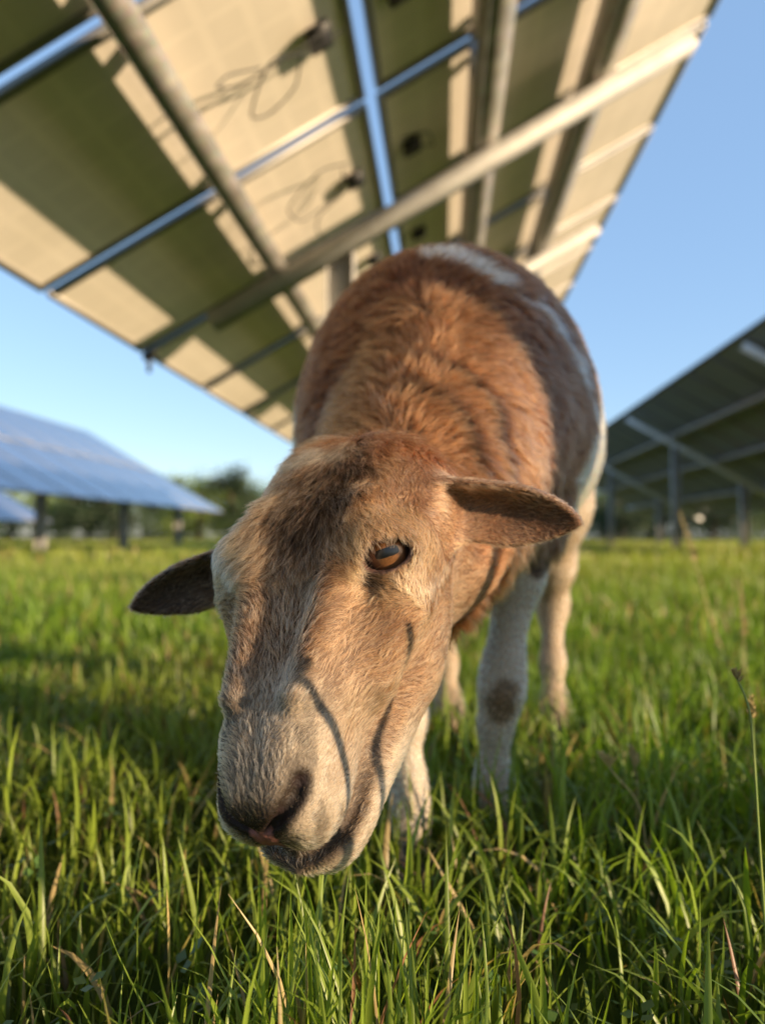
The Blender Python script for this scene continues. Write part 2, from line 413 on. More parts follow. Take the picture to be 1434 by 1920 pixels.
def ear_inside(P, N, E):
    b = np.array(E['base']); x = np.array(E['tip']) - b; ln = np.linalg.norm(x); x = x / ln
    nz = np.array(E['nrm'], float); nz -= x * (x @ nz); nz /= np.linalg.norm(nz)
    s = (P - b) @ x / ln
    return (N @ nz > .25) & (s > .1), s
def flow(P, N):
    L, hd, eL, eR = zones(P); t, u, v = L.T
    up = np.array([0, 0, 1.])
    D = np.tile(np.array([.12, .75, -.45]), (len(P), 1))
    side = np.sign((P - TA) @ TV)
    D = D + side[:, None] * np.array([.30, 0, -.5]) * sst(np.abs((P - TA) @ TV), .02, .16)[:, None]
    leg = (1 - sst(P[:, 2], .26, .36)) * (P[:, 1] > .68)
    D = D * (1 - leg)[:, None] + np.array([0, .15, -1]) * leg[:, None]
    f = sst(t, .105, .160)
    a = hA; out = np.sign(v)[:, None] * hS * sst(np.abs(v), .0, .03)[:, None]
    ck = sst(-u, .0, .05)[:, None]
    H = (1 - f)[:, None] * (a * (1 - .8 * ck) + .55 * out - hN * .35 * ck - hA * .5 * ck) + f[:, None] * (-a * .75 + .75 * out - hN * .55 * ck)
    D = D * (1 - hd)[:, None] + H * hd[:, None]
    for e, E in ((eL, EAR_L), (eR, EAR_R)):
        x = np.array(E['tip']) - np.array(E['base']); x = x / np.linalg.norm(x)
        D = D * (1 - e)[:, None] + x * e[:, None]
    D = D + .5 * (np.stack([vnoise(P, 30, 5), vnoise(P, 30, 6), vnoise(P, 30, 7)], 1) - .5)
    D = D - N * (D * N).sum(1)[:, None]
    return D / (np.linalg.norm(D, axis=1, keepdims=True) + 1e-6)
def fur_length(P, N):
    L, hd, eL, eR = zones(P); t, u, v = L.T
    neck = 1 - sst(P[:, 1], .85, 1.0)
    l = .0115 + .0025 * neck
    l = np.where((P[:, 2] < .33) & (P[:, 1] > .68), .0024, l)
    l = np.where((P[:, 1] > 1.15) & (P[:, 2] < .45), .003, l)
    h = .0055 + .0065 * (1 - sst(t, .10, .17)) * sst(u, .0, .03) * (1 - sst(np.abs(v), .040, .060)) + .005 * (1 - sst(t, -.02, .03)) - .0010 * sst(t, .19, .24)
    dn = np.full(len(P), 9.); m = t > .2; A = np.stack([t, u, np.abs(v)], 1)
    for q0, q1 in zip(NOSTRIL[:-1], NOSTRIL[1:]): dn[m] = np.minimum(dn[m], seg(A[m], q0, q1, 0, 0))
    h = h * (.45 + .55 * sst(dn, .006, .016))
    l = l * (1 - hd) + h * hd
    for e, E in ((eL, EAR_L), (eR, EAR_R)):
        l = l * (1 - e) + .0042 * e
        ins, s = ear_inside(P, N, E)
        l = np.where(ins & (e > .5), .0085 * (1 - .6 * np.clip(s, 0, 1)), l)
    return l
def bare(P):
    """where no hair grows: eye openings, nostrils, nose pad, inside the mouth"""
    L = hl(P); A = L.copy(); A[:, 2] = np.abs(A[:, 2])
    b = np.zeros(len(P), bool)
    for E, near in ((EYE_L, True), (EYE_R, False)):
        lx, ly, nz = eye_frame(near); q = L * np.array([1, 1, 1 if near else -1]) - np.array([E[0], E[1], abs(E[2])])
        r = np.sqrt(((q @ lx) / .0162) ** 2 + ((q @ ly) / .0096) ** 2)
        b |= (r < 1.17) & (np.linalg.norm(q, axis=1) < .03)
    m = A[:, 0] > .2; dn = np.full(len(P), 9.)
    for q0, q1 in zip(NOSTRIL[:-1], NOSTRIL[1:]):
        dn[m] = np.minimum(dn[m], seg(A[m], q0, q1, 0, 0))
    b |= dn < .0042
    b |= (A[:, 2] < .0085) & (A[:, 0] > .271) & (A[:, 1] > -.044) & (A[:, 1] < -.010)
    for q0, q1 in zip(MOUTH[:-1], MOUTH[1:]):
        dn[m] = np.minimum(9, seg(A[m], q0, q1, 0, 0)); b |= (dn < .0026)
    return b

# ---------------------------------------------------------------- skin mesh
sheep_me = np_mesh('sheep', SV, SF)
SN = grad(sheep_sdf, SV); SN /= np.linalg.norm(SN, axis=1, keepdims=True) + 1e-9
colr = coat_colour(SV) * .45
Ls = hl(SV); As = Ls.copy(); As[:, 2] = np.abs(As[:, 2])
bm_ = bare(SV)
lx_, ly_, nz_ = eye_frame()
re_ = np.minimum(np.linalg.norm(Ls - np.array(EYE_L), axis=1), np.linalg.norm(Ls - np.array(EYE_R), axis=1))
colr[bm_ & (re_ < .03)] = (.085, .045, .035)
colr[bm_ & (As[:, 0] > .2)] = (.018, .010, .009)
pad = (As[:, 2] < .0085) & (As[:, 0] > .267) & (As[:, 1] > -.036) & (As[:, 1] < -.010)
colr[pad] = (.26, .10, .075)
ca = sheep_me.color_attributes.new('coat', 'FLOAT_COLOR', 'POINT')
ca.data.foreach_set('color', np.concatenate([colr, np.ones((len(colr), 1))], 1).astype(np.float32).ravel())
m = NT('sheep_skin'); at_ = m.n('ShaderNodeAttribute', attribute_name='coat')
nz1 = m.noise(420, 3)
mx = m.n('ShaderNodeMixRGB', {'Fac': .5, 'Color1': at_.outputs['Color']}, blend_type='MULTIPLY'); m.l(m.ramp(nz1, [(.3, (.5, .5, .5)), (.7, (1, 1, 1))]), mx.inputs['Color2'])
m.bsdf(Base_Color=mx.outputs[0], Roughness=.62, Specular_IOR_Level=.25, Normal=m.bump(nz1, .5, .002))
sheep = tag(link('sheep', sheep_me, m.m, smooth=True), 'brown hair sheep with white legs and drooping ears, head lowered to the grass', 'sheep')

# ---------------------------------------------------------------- eyes
def sphere_mesh(name, r, nu=64, nv=40):
    V = []; 
    for i in range(nv + 1):
        th = math.pi * i / nv
        for j in range(nu):
            ph = 2 * math.pi * j / nu; V.append((r * math.sin(th) * math.cos(ph), r * math.sin(th) * math.sin(ph), r * math.cos(th)))
    F = []
    for i in range(nv):
        for j in range(nu):
            a, b = i * nu + j, i * nu + (j + 1) % nu; F.append((a, a + nu, b + nu, b))
    return np_mesh(name, np.array(V), np.array(F))
em = NT('eyeball'); tc = em.n('ShaderNodeTexCoord').outputs['Object']
sp = em.n('ShaderNodeSeparateXYZ', {0: tc})
def mth(m, op, a, b=None, **k):
    n = m.n('ShaderNodeMath', operation=op, **k)
    for i, v in enumerate((a, b)):
        if v is None: continue
        if isinstance(v, bpy.types.NodeSocket): m.l(v, n.inputs[i])
        else: n.inputs[i].default_value = v
    return n.outputs[0]
X2 = mth(em, 'MULTIPLY', sp.outputs[0], 1.0); 
rr = mth(em, 'SQRT', mth(em, 'ADD', mth(em, 'POWER', mth(em, 'ABSOLUTE', sp.outputs[0]), 2), mth(em, 'POWER', mth(em, 'ABSOLUTE', sp.outputs[1]), 2)))
iris_n = em.n('ShaderNodeTexNoise', {'Scale': 900., 'Detail': 3.}); em.l(tc, iris_n.inputs['Vector'])
iris = em.ramp(mth(em, 'MULTIPLY', rr, 82), [(0, (.12, .055, .02)), (.55, (.19, .080, .028)), (.80, (.13, .05, .018)), (.93, (.05, .022, .010)), (1.0, (.02, .012, .010))])
iris2 = em.n('ShaderNodeMixRGB', {'Fac': .45, 'Color1': iris}, blend_type='MULTIPLY'); em.l(em.ramp(iris_n.outputs[0], [(.3, (.45, .45, .45)), (.7, (1.3, 1.3, 1.3))]), iris2.inputs['Color2'])
# horizontal pupil: a rounded bar
px_ = mth(em, 'POWER', mth(em, 'ABSOLUTE', mth(em, 'DIVIDE', sp.outputs[0], .0078)), 4)
py_ = mth(em, 'POWER', mth(em, 'ABSOLUTE', mth(em, 'DIVIDE', mth(em, 'SUBTRACT', sp.outputs[1], .0012), .0030)), 4)
pup = mth(em, 'LESS_THAN', mth(em, 'ADD', px_, py_), 1.0)
eb = em.n('ShaderNodeMixRGB', {'Fac': pup, 'Color1': iris2.outputs[0], 'Color2': (.004, .004, .005, 1)})
em.bsdf(Base_Color=eb.outputs[0], Roughness=.35, Coat_Weight=.35, Coat_Roughness=.03, Coat_IOR=1.5)
cor = NT('eye_rim'); cor.bsdf(Base_Color=(.03, .014, .011, 1), Roughness=.3)
for E, sg in ((EYE_L, 1), (EYE_R, -1)):
    lx, ly, nz = eye_frame(sg > 0)
    f = lambda w: HB @ np.array([w[0], w[1], w[2] * sg])
    X, Z = f(lx), f(nz); Y = np.cross(Z, X)
    if Y[2] < 0: Y = -Y; X = np.cross(Y, Z)
    o = link('eye', sphere_mesh('eye', EYE_RAD * HK), em.m, sheep, smooth=True)
    o.matrix_local = Matrix(np.vstack([np.column_stack([X, Y, Z, hw_(*E) - Z * .0040 + X * .0008]), [0, 0, 0, 1]]).tolist())
# ---------------------------------------------------------------- hooves
hm = NT('hoof_horn'); hm.bsdf(Base_Color=hm.ramp(hm.noise(60), [(.3, (.035, .028, .02)), (.7, (.12, .10, .075))]), Roughness=.55)
def hoof(x, y):
    V = []; F = []
    for s in (-1, 1):
        b0 = len(V)
        for k, (z, w, d, yo) in enumerate(((.0, .0115, .027, -.012), (.016, .0105, .024, -.007), (.034, .0085, .018, .0))):
            for i in range(12):
                an = 2 * math.pi * i / 12
                V.append((s * .0115 + w * math.cos(an), yo + d * math.sin(an) * (1.15 if math.sin(an) < 0 else .8), z))
        for k in range(2):
            for i in range(12):
                a, b = b0 + k * 12 + i, b0 + k * 12 + (i + 1) % 12; F.append((a, b, b + 12, a + 12))
    V = np.array(V) + np.array([x, y, 0])
    me = np_mesh('hoof', V, np.array(F)); return link('hoof', me, hm.m, sheep, smooth=True)
for k, L in LEGS.items():
    hoof(L[-1][0][0], L[-1][0][1] - .004)

# ---------------------------------------------------------------- fur
def hair_curves(name, P, rad, colors, mat, parent):
    """P (n,k,3)"""
    n, k = P.shape[:2]
    cu = bpy.data.hair_curves.new(name); cu.add_curves([k] * n)
    cu.attributes['position'].data.foreach_set('vector', np.ascontiguousarray(P, dtype=np.float32).ravel())
    ra = cu.attributes.get('radius') or cu.attributes.new('radius', 'FLOAT', 'POINT')
    prof = np.linspace(1, .15, k) ** .8
    ra.data.foreach_set('value', (rad[:, None] * prof[None]).astype(np.float32).ravel())
    hc = cu.attributes.new('hcol', 'FLOAT_COLOR', 'CURVE')
    hc.data.foreach_set('color', np.concatenate([colors, np.ones((n, 1))], 1).astype(np.float32).ravel())
    return link(name, cu, mat, parent)
hmat = NT('fur_fibre')
ha = hmat.n('ShaderNodeAttribute', attribute_name='hcol')
hi = hmat.n('ShaderNodeHairInfo')
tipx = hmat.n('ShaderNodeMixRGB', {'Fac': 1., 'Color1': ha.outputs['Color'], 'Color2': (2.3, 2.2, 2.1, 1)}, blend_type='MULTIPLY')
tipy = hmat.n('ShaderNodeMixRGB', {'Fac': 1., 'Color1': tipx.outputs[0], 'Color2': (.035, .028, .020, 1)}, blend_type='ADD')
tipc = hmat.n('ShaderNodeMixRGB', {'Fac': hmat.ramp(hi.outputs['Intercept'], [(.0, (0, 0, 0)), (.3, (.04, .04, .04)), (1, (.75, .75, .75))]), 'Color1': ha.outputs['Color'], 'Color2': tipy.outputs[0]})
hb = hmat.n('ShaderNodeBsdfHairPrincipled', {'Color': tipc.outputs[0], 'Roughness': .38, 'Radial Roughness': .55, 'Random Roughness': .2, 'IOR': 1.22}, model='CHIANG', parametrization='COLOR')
hmat.l(hb.outputs[0], hmat.out.inputs[0])

tri = np.concatenate([SF[:, [0, 1, 2]], SF[:, [0, 2, 3]]])
TP = SV[tri]; cr = np.cross(TP[:, 1] - TP[:, 0], TP[:, 2] - TP[:, 0]); area = .5 * np.linalg.norm(cr, axis=1)
tc_ = TP.mean(1); tn = SN[tri].mean(1); tn /= np.linalg.norm(tn, axis=1, keepdims=True) + 1e-9
view = CAM - tc_; vd = np.linalg.norm(view, axis=1); fac = (tn * view).sum(1) / vd
_, hdw, eLw, eRw = zones(tc_)
headish = np.clip(hdw + eLw + eRw, 0, 1)
dens = headish * 1.35e6 + (1 - headish) * 3.5e5
dens = dens * np.where(fac > -.15, 1, .22)
dens[(tc_[:, 2] < .30) & (tc_[:, 1] > .68)] *= 1.5
if PREVIEW == '1': dens = dens * .25
HN_ = rng.poisson(dens * area); ti = np.repeat(np.arange(len(tri)), HN_); n = len(ti)
r1 = np.sqrt(rng.random(n)); r2 = rng.random(n)
w0, w1, w2 = 1 - r1, r1 * (1 - r2), r1 * r2
root = TP[ti, 0] * w0[:, None] + TP[ti, 1] * w1[:, None] + TP[ti, 2] * w2[:, None]
rn = SN[tri[ti, 0]] * w0[:, None] + SN[tri[ti, 1]] * w1[:, None] + SN[tri[ti, 2]] * w2[:, None]
rn /= np.linalg.norm(rn, axis=1, keepdims=True) + 1e-9
keep = ~bare(root); root, rn = root[keep], rn[keep]; n = len(root)
_, hdw, eLw, eRw = zones(root); headish = np.clip(hdw + eLw + eRw, 0, 1)
ln = fur_length(root, rn) * (.55 + .8 * rng.random(n)) * (.85 + .5 * (vnoise(root, 45, 9)))
fd = flow(root, rn)
cs = 70.0
tuft = np.stack([vnoise(root, 110, 11), vnoise(root, 110, 12), vnoise(root, 110, 13)], 1) - .5
tuft2 = np.stack([vnoise(root, 48, 14), vnoise(root, 48, 15), vnoise(root, 48, 16)], 1) - .5
lift = (.42 + .25 * rng.random(n)) * (1 - .45 * headish)
lift = lift + .25 * (vnoise(root, 40, 21) - .5) + .18 * (1 - sst(root[:, 1], .8, 1.0)) * (1 - headish)
dirn = fd + tuft * 1.0 + tuft2 * .7 + .28 * (rng.random((n, 3)) - .5)
dirn = dirn - rn * (dirn * rn).sum(1)[:, None]; dirn /= np.linalg.norm(dirn, axis=1, keepdims=True) + 1e-9
def worley(P, cell, seed):
    Q = P / cell; I = np.floor(Q).astype(np.int64); best = np.full(len(P), 9.); ctr = np.zeros_like(P); hid = np.zeros(len(P))
    for dx in (-1, 0, 1):
        for dy in (-1, 0, 1):
            for dz in (-1, 0, 1):
                J = I + np.array([dx, dy, dz]); h = J[:, 0] * 73856093 ^ J[:, 1] * 19349663 ^ J[:, 2] * 83492791 ^ (seed * 2654435)
                r = []
                for k in range(4):
                    h = (h ^ (h >> 15)) * 2246822519 & 0x7fffffff; r.append((h & 0xffff) / 65535.)
                c = J + np.stack(r[:3], 1); d = ((Q - c) ** 2).sum(1); m = d < best
                best[m] = d[m]; ctr[m] = c[m] * cell; hid[m] = r[3][m]
    return ctr, hid
ctrA, idA = worley(root, .0024, 3); ctrB, idB = worley(root, .0062, 4)
hm_ = (headish > .5)[:, None]
ctr = np.where(hm_, ctrA, ctrB); cid = np.where(hm_[:, 0], idA, idB)
coff = ctr - root; coff -= rn * (coff * rn).sum(1)[:, None]
cdir = np.stack([np.sin(cid * 91.7), np.sin(cid * 57.3 + 1), np.sin(cid * 133.1 + 2)], 1)
dirn = dirn + .30 * cdir; dirn = dirn - rn * (dirn * rn).sum(1)[:, None]; dirn /= np.linalg.norm(dirn, axis=1, keepdims=True) + 1e-9
lift = lift * (.75 + .6 * cid)
K = 5; s_ = np.linspace(0, 1, K)
HP = np.zeros((n, K, 3))
for k in range(K):
    s = s_[k]; hgt = lift * (1.15 * s - .50 * s * s)
    HP[:, k] = root - rn * .0004 + ln[:, None] * (dirn * (s * (.75 + .25 * s)) + rn * hgt[:, None]) * 1.0
    HP[:, k] += coff * (.80 * s ** 1.2)
    HP[:, k] += (ln * s * s)[:, None] * .10 * (rng.random((n, 3)) - .5) + np.array([0, 0, -1]) * (ln * s * s * .12 * (1 - headish))[:, None]
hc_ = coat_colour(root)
va_ = (1 - .7 * sst(hc_.mean(1), .15, .35))[:, None]
hc_ *= 1 + va_ * ((.72 + .55 * rng.random(n))[:, None] * (.62 + .76 * cid)[:, None] - 1)
pale = (rng.random(n) < .10 + .20 * headish)[:, None]
pl_ = np.where((headish > .5)[:, None], hc_ * .55 + .45 * np.array([.55, .43, .31]), hc_ * 1.7)
hc_ = np.where(pale & ((hc_.mean(1) > .035) | (rng.random(n) < .25))[:, None], pl_, hc_)
darkh = (rng.random(n) < .12 * va_[:, 0])[:, None]; hc_ = np.where(darkh, hc_ * .45, hc_)
for w, E in ((eLw, EAR_L), (eRw, EAR_R)):
    ins, s = ear_inside(root, rn, E); k_ = ins & (w > .5)
    bE = np.array(E['base']); xE = np.array(E['tip']) - bE; lE = np.linalg.norm(xE); xE /= lE
    q = root - bE; r_ = q - (q @ xE)[:, None] * xE; rr0 = np.linalg.norm(r_, axis=1) / E['wmax']
    dk = vnoise(root, 90, 31)
    inn = (1 - sst(rr0 + .35 * (dk - .5) + .25 * np.abs(s - .5), .35, .85))[k_]
    hc_[k_] = hc_[k_] * (.9 + .35 * (1 - inn) - .50 * inn)[:, None] * (.8 + .4 * dk[k_])[:, None]
hc_ = np.clip(hc_, .005, .9)
rad = (.00018 * headish + .00033 * (1 - headish)) * (.8 + .5 * rng.random(n))
print('strands', n)
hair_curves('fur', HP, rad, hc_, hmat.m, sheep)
# eyelashes
lash = []
for E, sg in ((EYE_L, 1), (EYE_R, -1)):
    lx, ly, nz = eye_frame(sg > 0)
    for i in range(70):
        an = R_(random.uniform(15, 165)); c, s = math.cos(an), math.sin(an)
        up_ = ly
        p = np.array([E[0], E[1], abs(E[2])]) + lx * .0164 * c + up_ * .0100 * s + nz * .0135
        d = lx * c * .55 + up_ * .25 * s + nz * .8 + np.array([random.gauss(0, .12) for _ in range(3)])
        d /= np.linalg.norm(d); l = random.uniform(.007, .011)
        pts = [p + d * l * q - up_ * l * .55 * q * q for q in np.linspace(0, 1, K)]
        lash.append([hw_(x[0], x[1], x[2] * sg) for x in pts])
lash = np.array(lash)
hair_curves('eyelashes', lash, np.full(len(lash), .00016), np.tile([.30, .17, .09], (len(lash), 1)), hmat.m, sheep)
# ---------------------------------------------------------------- solar tables
def prism(boxes):
    """boxes: (centre, half sizes, basis 3x3 rows) -> one mesh V,F"""
    V = []; F = []
    q = np.array([(-1, -1, -1), (1, -1, -1), (1, 1, -1), (-1, 1, -1), (-1, -1, 1), (1, -1, 1), (1, 1, 1), (-1, 1, 1)], float)
    f = [(0, 3, 2, 1), (4, 5, 6, 7), (0, 1, 5, 4), (1, 2, 6, 5), (2, 3, 7, 6), (3, 0, 4, 7)]
    for c, h, B in boxes:
        b = len(V); V += list(np.array(c) + (q * np.array(h)) @ np.array(B)); F += [[i + b for i in x] for x in f]
    return np.array(V), np.array(F)
def bar(a, b, w, h, up):
    """box beam from a to b: w across, h along up"""
    a = np.array(a, float); b = np.array(b, float); x = b - a; L = np.linalg.norm(x); x /= L
    z = np.array(up, float); z -= x * (x @ z); z /= np.linalg.norm(z); y = np.cross(z, x)
    return ((a + b) / 2, (L / 2, w / 2, h / 2), np.stack([x, y, z]))
def build(name, boxes, mat, parent):
    V, F = prism(boxes); return link(name, np_mesh(name, V, F), mat, parent)
def channel(a, b, w, h, up, th=.004, lip=.018):
    """lipped C profile, open sideways"""
    a = np.array(a, float); b = np.array(b, float); x = (b - a) / np.linalg.norm(b - a)
    z = np.array(up, float); z -= x * (x @ z); z /= np.linalg.norm(z); y = np.cross(z, x)
    y = y * (-1 if y[1] > .3 else 1)
    o = []
    o.append(bar(a + y * (w / 2 - th / 2), b + y * (w / 2 - th / 2), th, h, z))
    for s in (1, -1):
        o.append(bar(a + z * s * (h / 2 - th / 2) - y * th * .5, b + z * s * (h / 2 - th / 2) - y * th * .5, w - th, th, z))
        o.append(bar(a - y * (w / 2 - th * .5) + z * s * (h / 2 - th - lip / 2), b - y * (w / 2 - th * .5) + z * s * (h / 2 - th - lip / 2), th, lip, z))
    return o
def ibeam(p, H, w, d, rz=0, th=.006):
    c, s = math.cos(rz), math.sin(rz); X = np.array([c, s, 0]); Y = np.array([-s, c, 0]); p = np.array(p, float)
    Bs = np.stack([X, Y, [0, 0, 1]]); m = p + np.array([0, 0, H / 2])
    return [(m, (w / 2 - th, th / 2, H / 2), Bs), (m + X * (w / 2 - th / 2), (th / 2, d / 2, H / 2), Bs), (m - X * (w / 2 - th / 2), (th / 2, d / 2, H / 2), Bs)]
steel = NT('galvanised_steel')
sn = steel.noise(9, 5); sv = steel.n('ShaderNodeTexVoronoi', {'Scale': 60.}); steel.l(steel.n('ShaderNodeTexCoord').outputs['Object'], sv.inputs['Vector'])
sm_ = steel.n('ShaderNodeMixRGB', {'Fac': .18, 'Color1': steel.ramp(sn, [(.3, (.28, .26, .23)), (.7, (.42, .40, .36))]), 'Color2': sv.outputs['Color']}, blend_type='MULTIPLY')
steel.bsdf(Base_Color=sm_.outputs[0], Metallic=.55, Roughness=steel.ramp(sn, [(.3, (.38, .38, .38)), (.7, (.58, .58, .58))]))
alu = NT('anodised_aluminium'); alu.bsdf(Base_Color=(.26, .25, .23, 1), Metallic=.5, Roughness=.5)
raftm = NT('zinc_rafter'); raftm.bsdf(Base_Color=raftm.ramp(raftm.noise(12, 5), [(.3, (.33, .32, .30)), (.7, (.42, .41, .38))]), Metallic=.15, Roughness=.6)
whitebar = NT('white_coated_steel'); whitebar.bsdf(Base_Color=whitebar.ramp(whitebar.noise(5), [(.3, (.66, .68, .70)), (.7, (.80, .81, .82))]), Roughness=.4)
def sheet_mat(name, base, dark):
    """rear sheet of a module: cream film over a faint grid of cells"""
    b = NT(name); uv = b.n('ShaderNodeUVMap').outputs[0]
    br = b.n('ShaderNodeTexBrick', {'Scale': 1., 'Mortar Size': .012, 'Brick Width': 1 / 6, 'Row Height': 1 / 10, 'Color1': (*base, 1), 'Color2': (*[x * .985 for x in base], 1), 'Mortar': (*[x * 1.06 for x in base], 1)}, offset=0.)
    b.l(uv, br.inputs['Vector'])
    n1 = b.noise(2.2, 6)
    mx = b.n('ShaderNodeMixRGB', {'Fac': 1., 'Color1': br.outputs[0]}, blend_type='MULTIPLY'); b.l(b.ramp(n1, [(.3, (.86, .86, .84)), (.7, (1, 1, 1))]), mx.inputs['Color2'])
    b.bsdf(Base_Color=mx.outputs[0], Roughness=.5, Specular_IOR_Level=.4); return b.m
M_back = sheet_mat('module_rear_film', (.87, .79, .68), .5)
M_back2 = sheet_mat('module_rear_film_grey', (.25, .275, .30), .5)
g = NT('module_glass'); uv = g.n('ShaderNodeUVMap').outputs[0]
br = g.n('ShaderNodeTexBrick', {'Scale': 1., 'Mortar Size': .012, 'Brick Width': 1 / 6, 'Row Height': 1 / 10, 'Color1': (.020, .035, .095, 1), 'Color2': (.026, .045, .115, 1), 'Mortar': (.16, .20, .30, 1)}, offset=0.)
g.l(uv, br.inputs['Vector'])
g.bsdf(Base_Color=br.outputs[0], Roughness=.16, Specular_IOR_Level=.9, Coat_Weight=.6, Coat_Roughness=.08)
M_glass = g.m
blk = NT('black_plastic'); blk.bsdf(Base_Color=(.012, .012, .013, 1), Roughness=.5)

def uv_quads(me, uvs):
    ul = me.uv_layers.new(name='UVMap'); ul.data.foreach_set('uv', np.array(uvs, dtype=np.float32).ravel())
def module(parent, o, ex, ey, en, la, lb, back, frame_m, jb=None):
    """o corner of the rear face; ex up the slope (length la), ey along the row (length lb), en pointing to the front"""
    o, ex, ey, en = map(np.array, (o, ex, ey, en))
    fw, fd = .030, .030
    fr = []
    B = np.stack([ex, ey, en])
    c = o + en * fd / 2
    for p, h in ((ex * fw / 2 + ey * lb / 2, (fw / 2, lb / 2, fd / 2)), (ex * (la - fw / 2) + ey * lb / 2, (fw / 2, lb / 2, fd / 2)),
                 (ex * la / 2 + ey * fw / 2, (la / 2 - fw, fw / 2, fd / 2)), (ex * la / 2 + ey * (lb - fw / 2), (la / 2 - fw, fw / 2, fd / 2))):
        fr.append((c + p, h, B))
    root = build('solar_module', fr, frame_m, parent)
    for nm, hgt, mt, flip in (('rear_film', .012, back, 1), ('glass', .027, M_glass, 0)):
        p = o + en * hgt + ex * (fw - .002) + ey * (fw - .002); a = ex * (la - 2 * fw + .004); b = ey * (lb - 2 * fw + .004)
        V = np.array([p, p + a, p + a + b, p + b]); u_ = [(0, 0), (0, 1), (1, 1), (1, 0)]
        Fq = np.array([[0, 1, 2, 3]]); nrm = np.cross(a, b)
        if (nrm @ en > 0) == bool(flip): Fq = Fq[:, ::-1]; u_ = u_[::-1]
        me = np_mesh(nm, V, Fq); uv_quads(me, u_); link(nm, me, mt, root)
    if jb is not None:
        j = o + ex * jb + ey * lb / 2 - en * .012
        build('junction_box', [(j, (.045, .060, .012), B), (j - en * .014, (.036, .05, .004), B)], blk.m, root)
    return root
ROW = -math.atan(114 / 1400)
def table(name, label, X0, Z0, X1, Z1, ys, yw, split, back, purl, raft_y, raft, posts, gapm, frame=None, rmat=None, postm=None, jb=False, pdep=.10):
    """low/high edge lines X,Z; ys module starts; yw module width"""
    root = tag(empty(name, (0, 0, 0), ROW), label, 'solar table')
    tv = np.array([X1 - X0, 0, Z1 - Z0]); L = np.linalg.norm(tv); tv /= L; ey = np.array([0, 1., 0])
    en = np.cross(tv, ey); en = en if en[2] > 0 else -en
    P0 = np.array([X0, 0, Z0])
    pt = lambda s, y, d=0: P0 + tv * s * L + ey * y - en * d
    for y in ys:
        segs = [(0, split - gapm / 2 / L), (split + gapm / 2 / L, 1)]
        for k, (a, b) in enumerate(segs):
            la = (b - a) * L
            module(root, pt(a, y), tv, ey, en, la, yw, back, frame or alu.m, None if not jb else (la - .14 if k == 0 else .14))
    y0, y1 = min(ys) - .1, max(ys) + yw + .1; gap = .042 if jb else .03
    for s, w in purl:
        pb = channel(pt(s, y0, pdep / 2 + gap), pt(s, y1, pdep / 2 + gap), w, pdep, en)
        for y in ys: pb.append((pt(s, y + .10, gap / 2), (.022, .03, gap / 2 - .0005), np.stack([tv, ey, en])))      # standoff clamps
        for y in ys: pb.append((pt(s, y + yw - .10, gap / 2), (.022, .03, gap / 2 - .0005), np.stack([tv, ey, en])))
        build('purlin', pb, steel.m, root)
    s0, s1 = raft
    for y in raft_y:
        dd = pdep + gap + .055
        build('rafter', channel(pt(s0, y, dd), pt(s1, y, dd), .09, .092, en, th=.005), rmat or raftm.m, root)
        for s in posts:
            p = pt(s, y, dd + .05)
            build('post', ibeam((p[0], p[1] + .075, -.3), p[2] + .36, .15, .13), postm or raftm.m, root)
    return root, pt, en, tv, L
A_ = 1.1
zb = .35 + 1.924 * A_
X0o, X1o = -1.65 * A_, 1.404 * A_
ov, opt_, oen, otv, oL = table('solar_table', 'large raised solar table overhead above the sheep, cream underside with steel beams', X0o, zb + .56 * X0o, X1o, zb + .56 * X1o,
    [3.25 + 1.12 * k + .032 for k in range(-5, 9)], 1.055, .448, M_back, [(.2537, .105), (.587, .13), (.768, .13)], [-.85, 3.95, 6.35, 8.75, 11.15], (.135, .895), (.335,), .060, jb=True, pdep=.125)
def tube(pts, r, n=8, closed=False):
    pts = np.array(pts, float); V = []; F = []
    T = np.gradient(pts, axis=0); T /= np.linalg.norm(T, axis=1, keepdims=True)
    rr_ = np.broadcast_to(r, (len(pts),))
    ref = np.array([.3, .2, 1.])
    for p, t, q in zip(pts, T, rr_):
        a = np.cross(t, ref); a /= np.linalg.norm(a) + 1e-9; b = np.cross(t, a)
        for i in range(n):
            an = 2 * math.pi * i / n; V.append(p + q * (a * math.cos(an) + b * math.sin(an)))
    for k in range(len(pts) - 1):
        for i in range(n):
            a0, b0 = k * n + i, k * n + (i + 1) % n; F.append((a0, b0, b0 + n, a0 + n))
    return np.array(V), np.array(F)
def spline(ctrl, n=40):
    c = np.array(ctrl, float); s = np.linspace(0, 1, len(c)); x = np.linspace(0, 1, n)
    return np.stack([pchip(x, s, c[:, i]) for i in range(c.shape[1])], 1)
def cable(ctrl, r=.0036, name='cable', parent=None, mat=None):
    V, F = tube(spline(ctrl), r); return link(name, np_mesh(name, V, F), mat or blk.m, parent, smooth=True)
def under(px, py, d):
    """point below the module rear plane of the overhead table, along the sight line of a photo pixel measured once"""
    r = np.array([(px - 831) / 1400, 1, (1004 - py) / 1400]); o = np.array([0, 0, .35])
    Pp = opt_(0, 0, d); k = ((Pp - o) @ oen) / (r @ oen); return o + r * k
cable([under(620, 20, .03), under(560, 60, .07), under(500, 95, .09), under(430, 130, .10), under(392, 130, .09), under(410, 110, .06), under(480, 95, .03)], parent=ov)
cable([under(640, 30, .03), under(570, 70, .06), under(500, 85, .10), under(462, 190, .15), under(500, 185, .14), under(545, 140, .10), under(560, 70, .05)], parent=ov)
cable([under(650, 290, .03), under(590, 310, .08), under(535, 380, .11), under(560, 400, .10), under(620, 360, .05), under(645, 310, .03)], parent=ov)
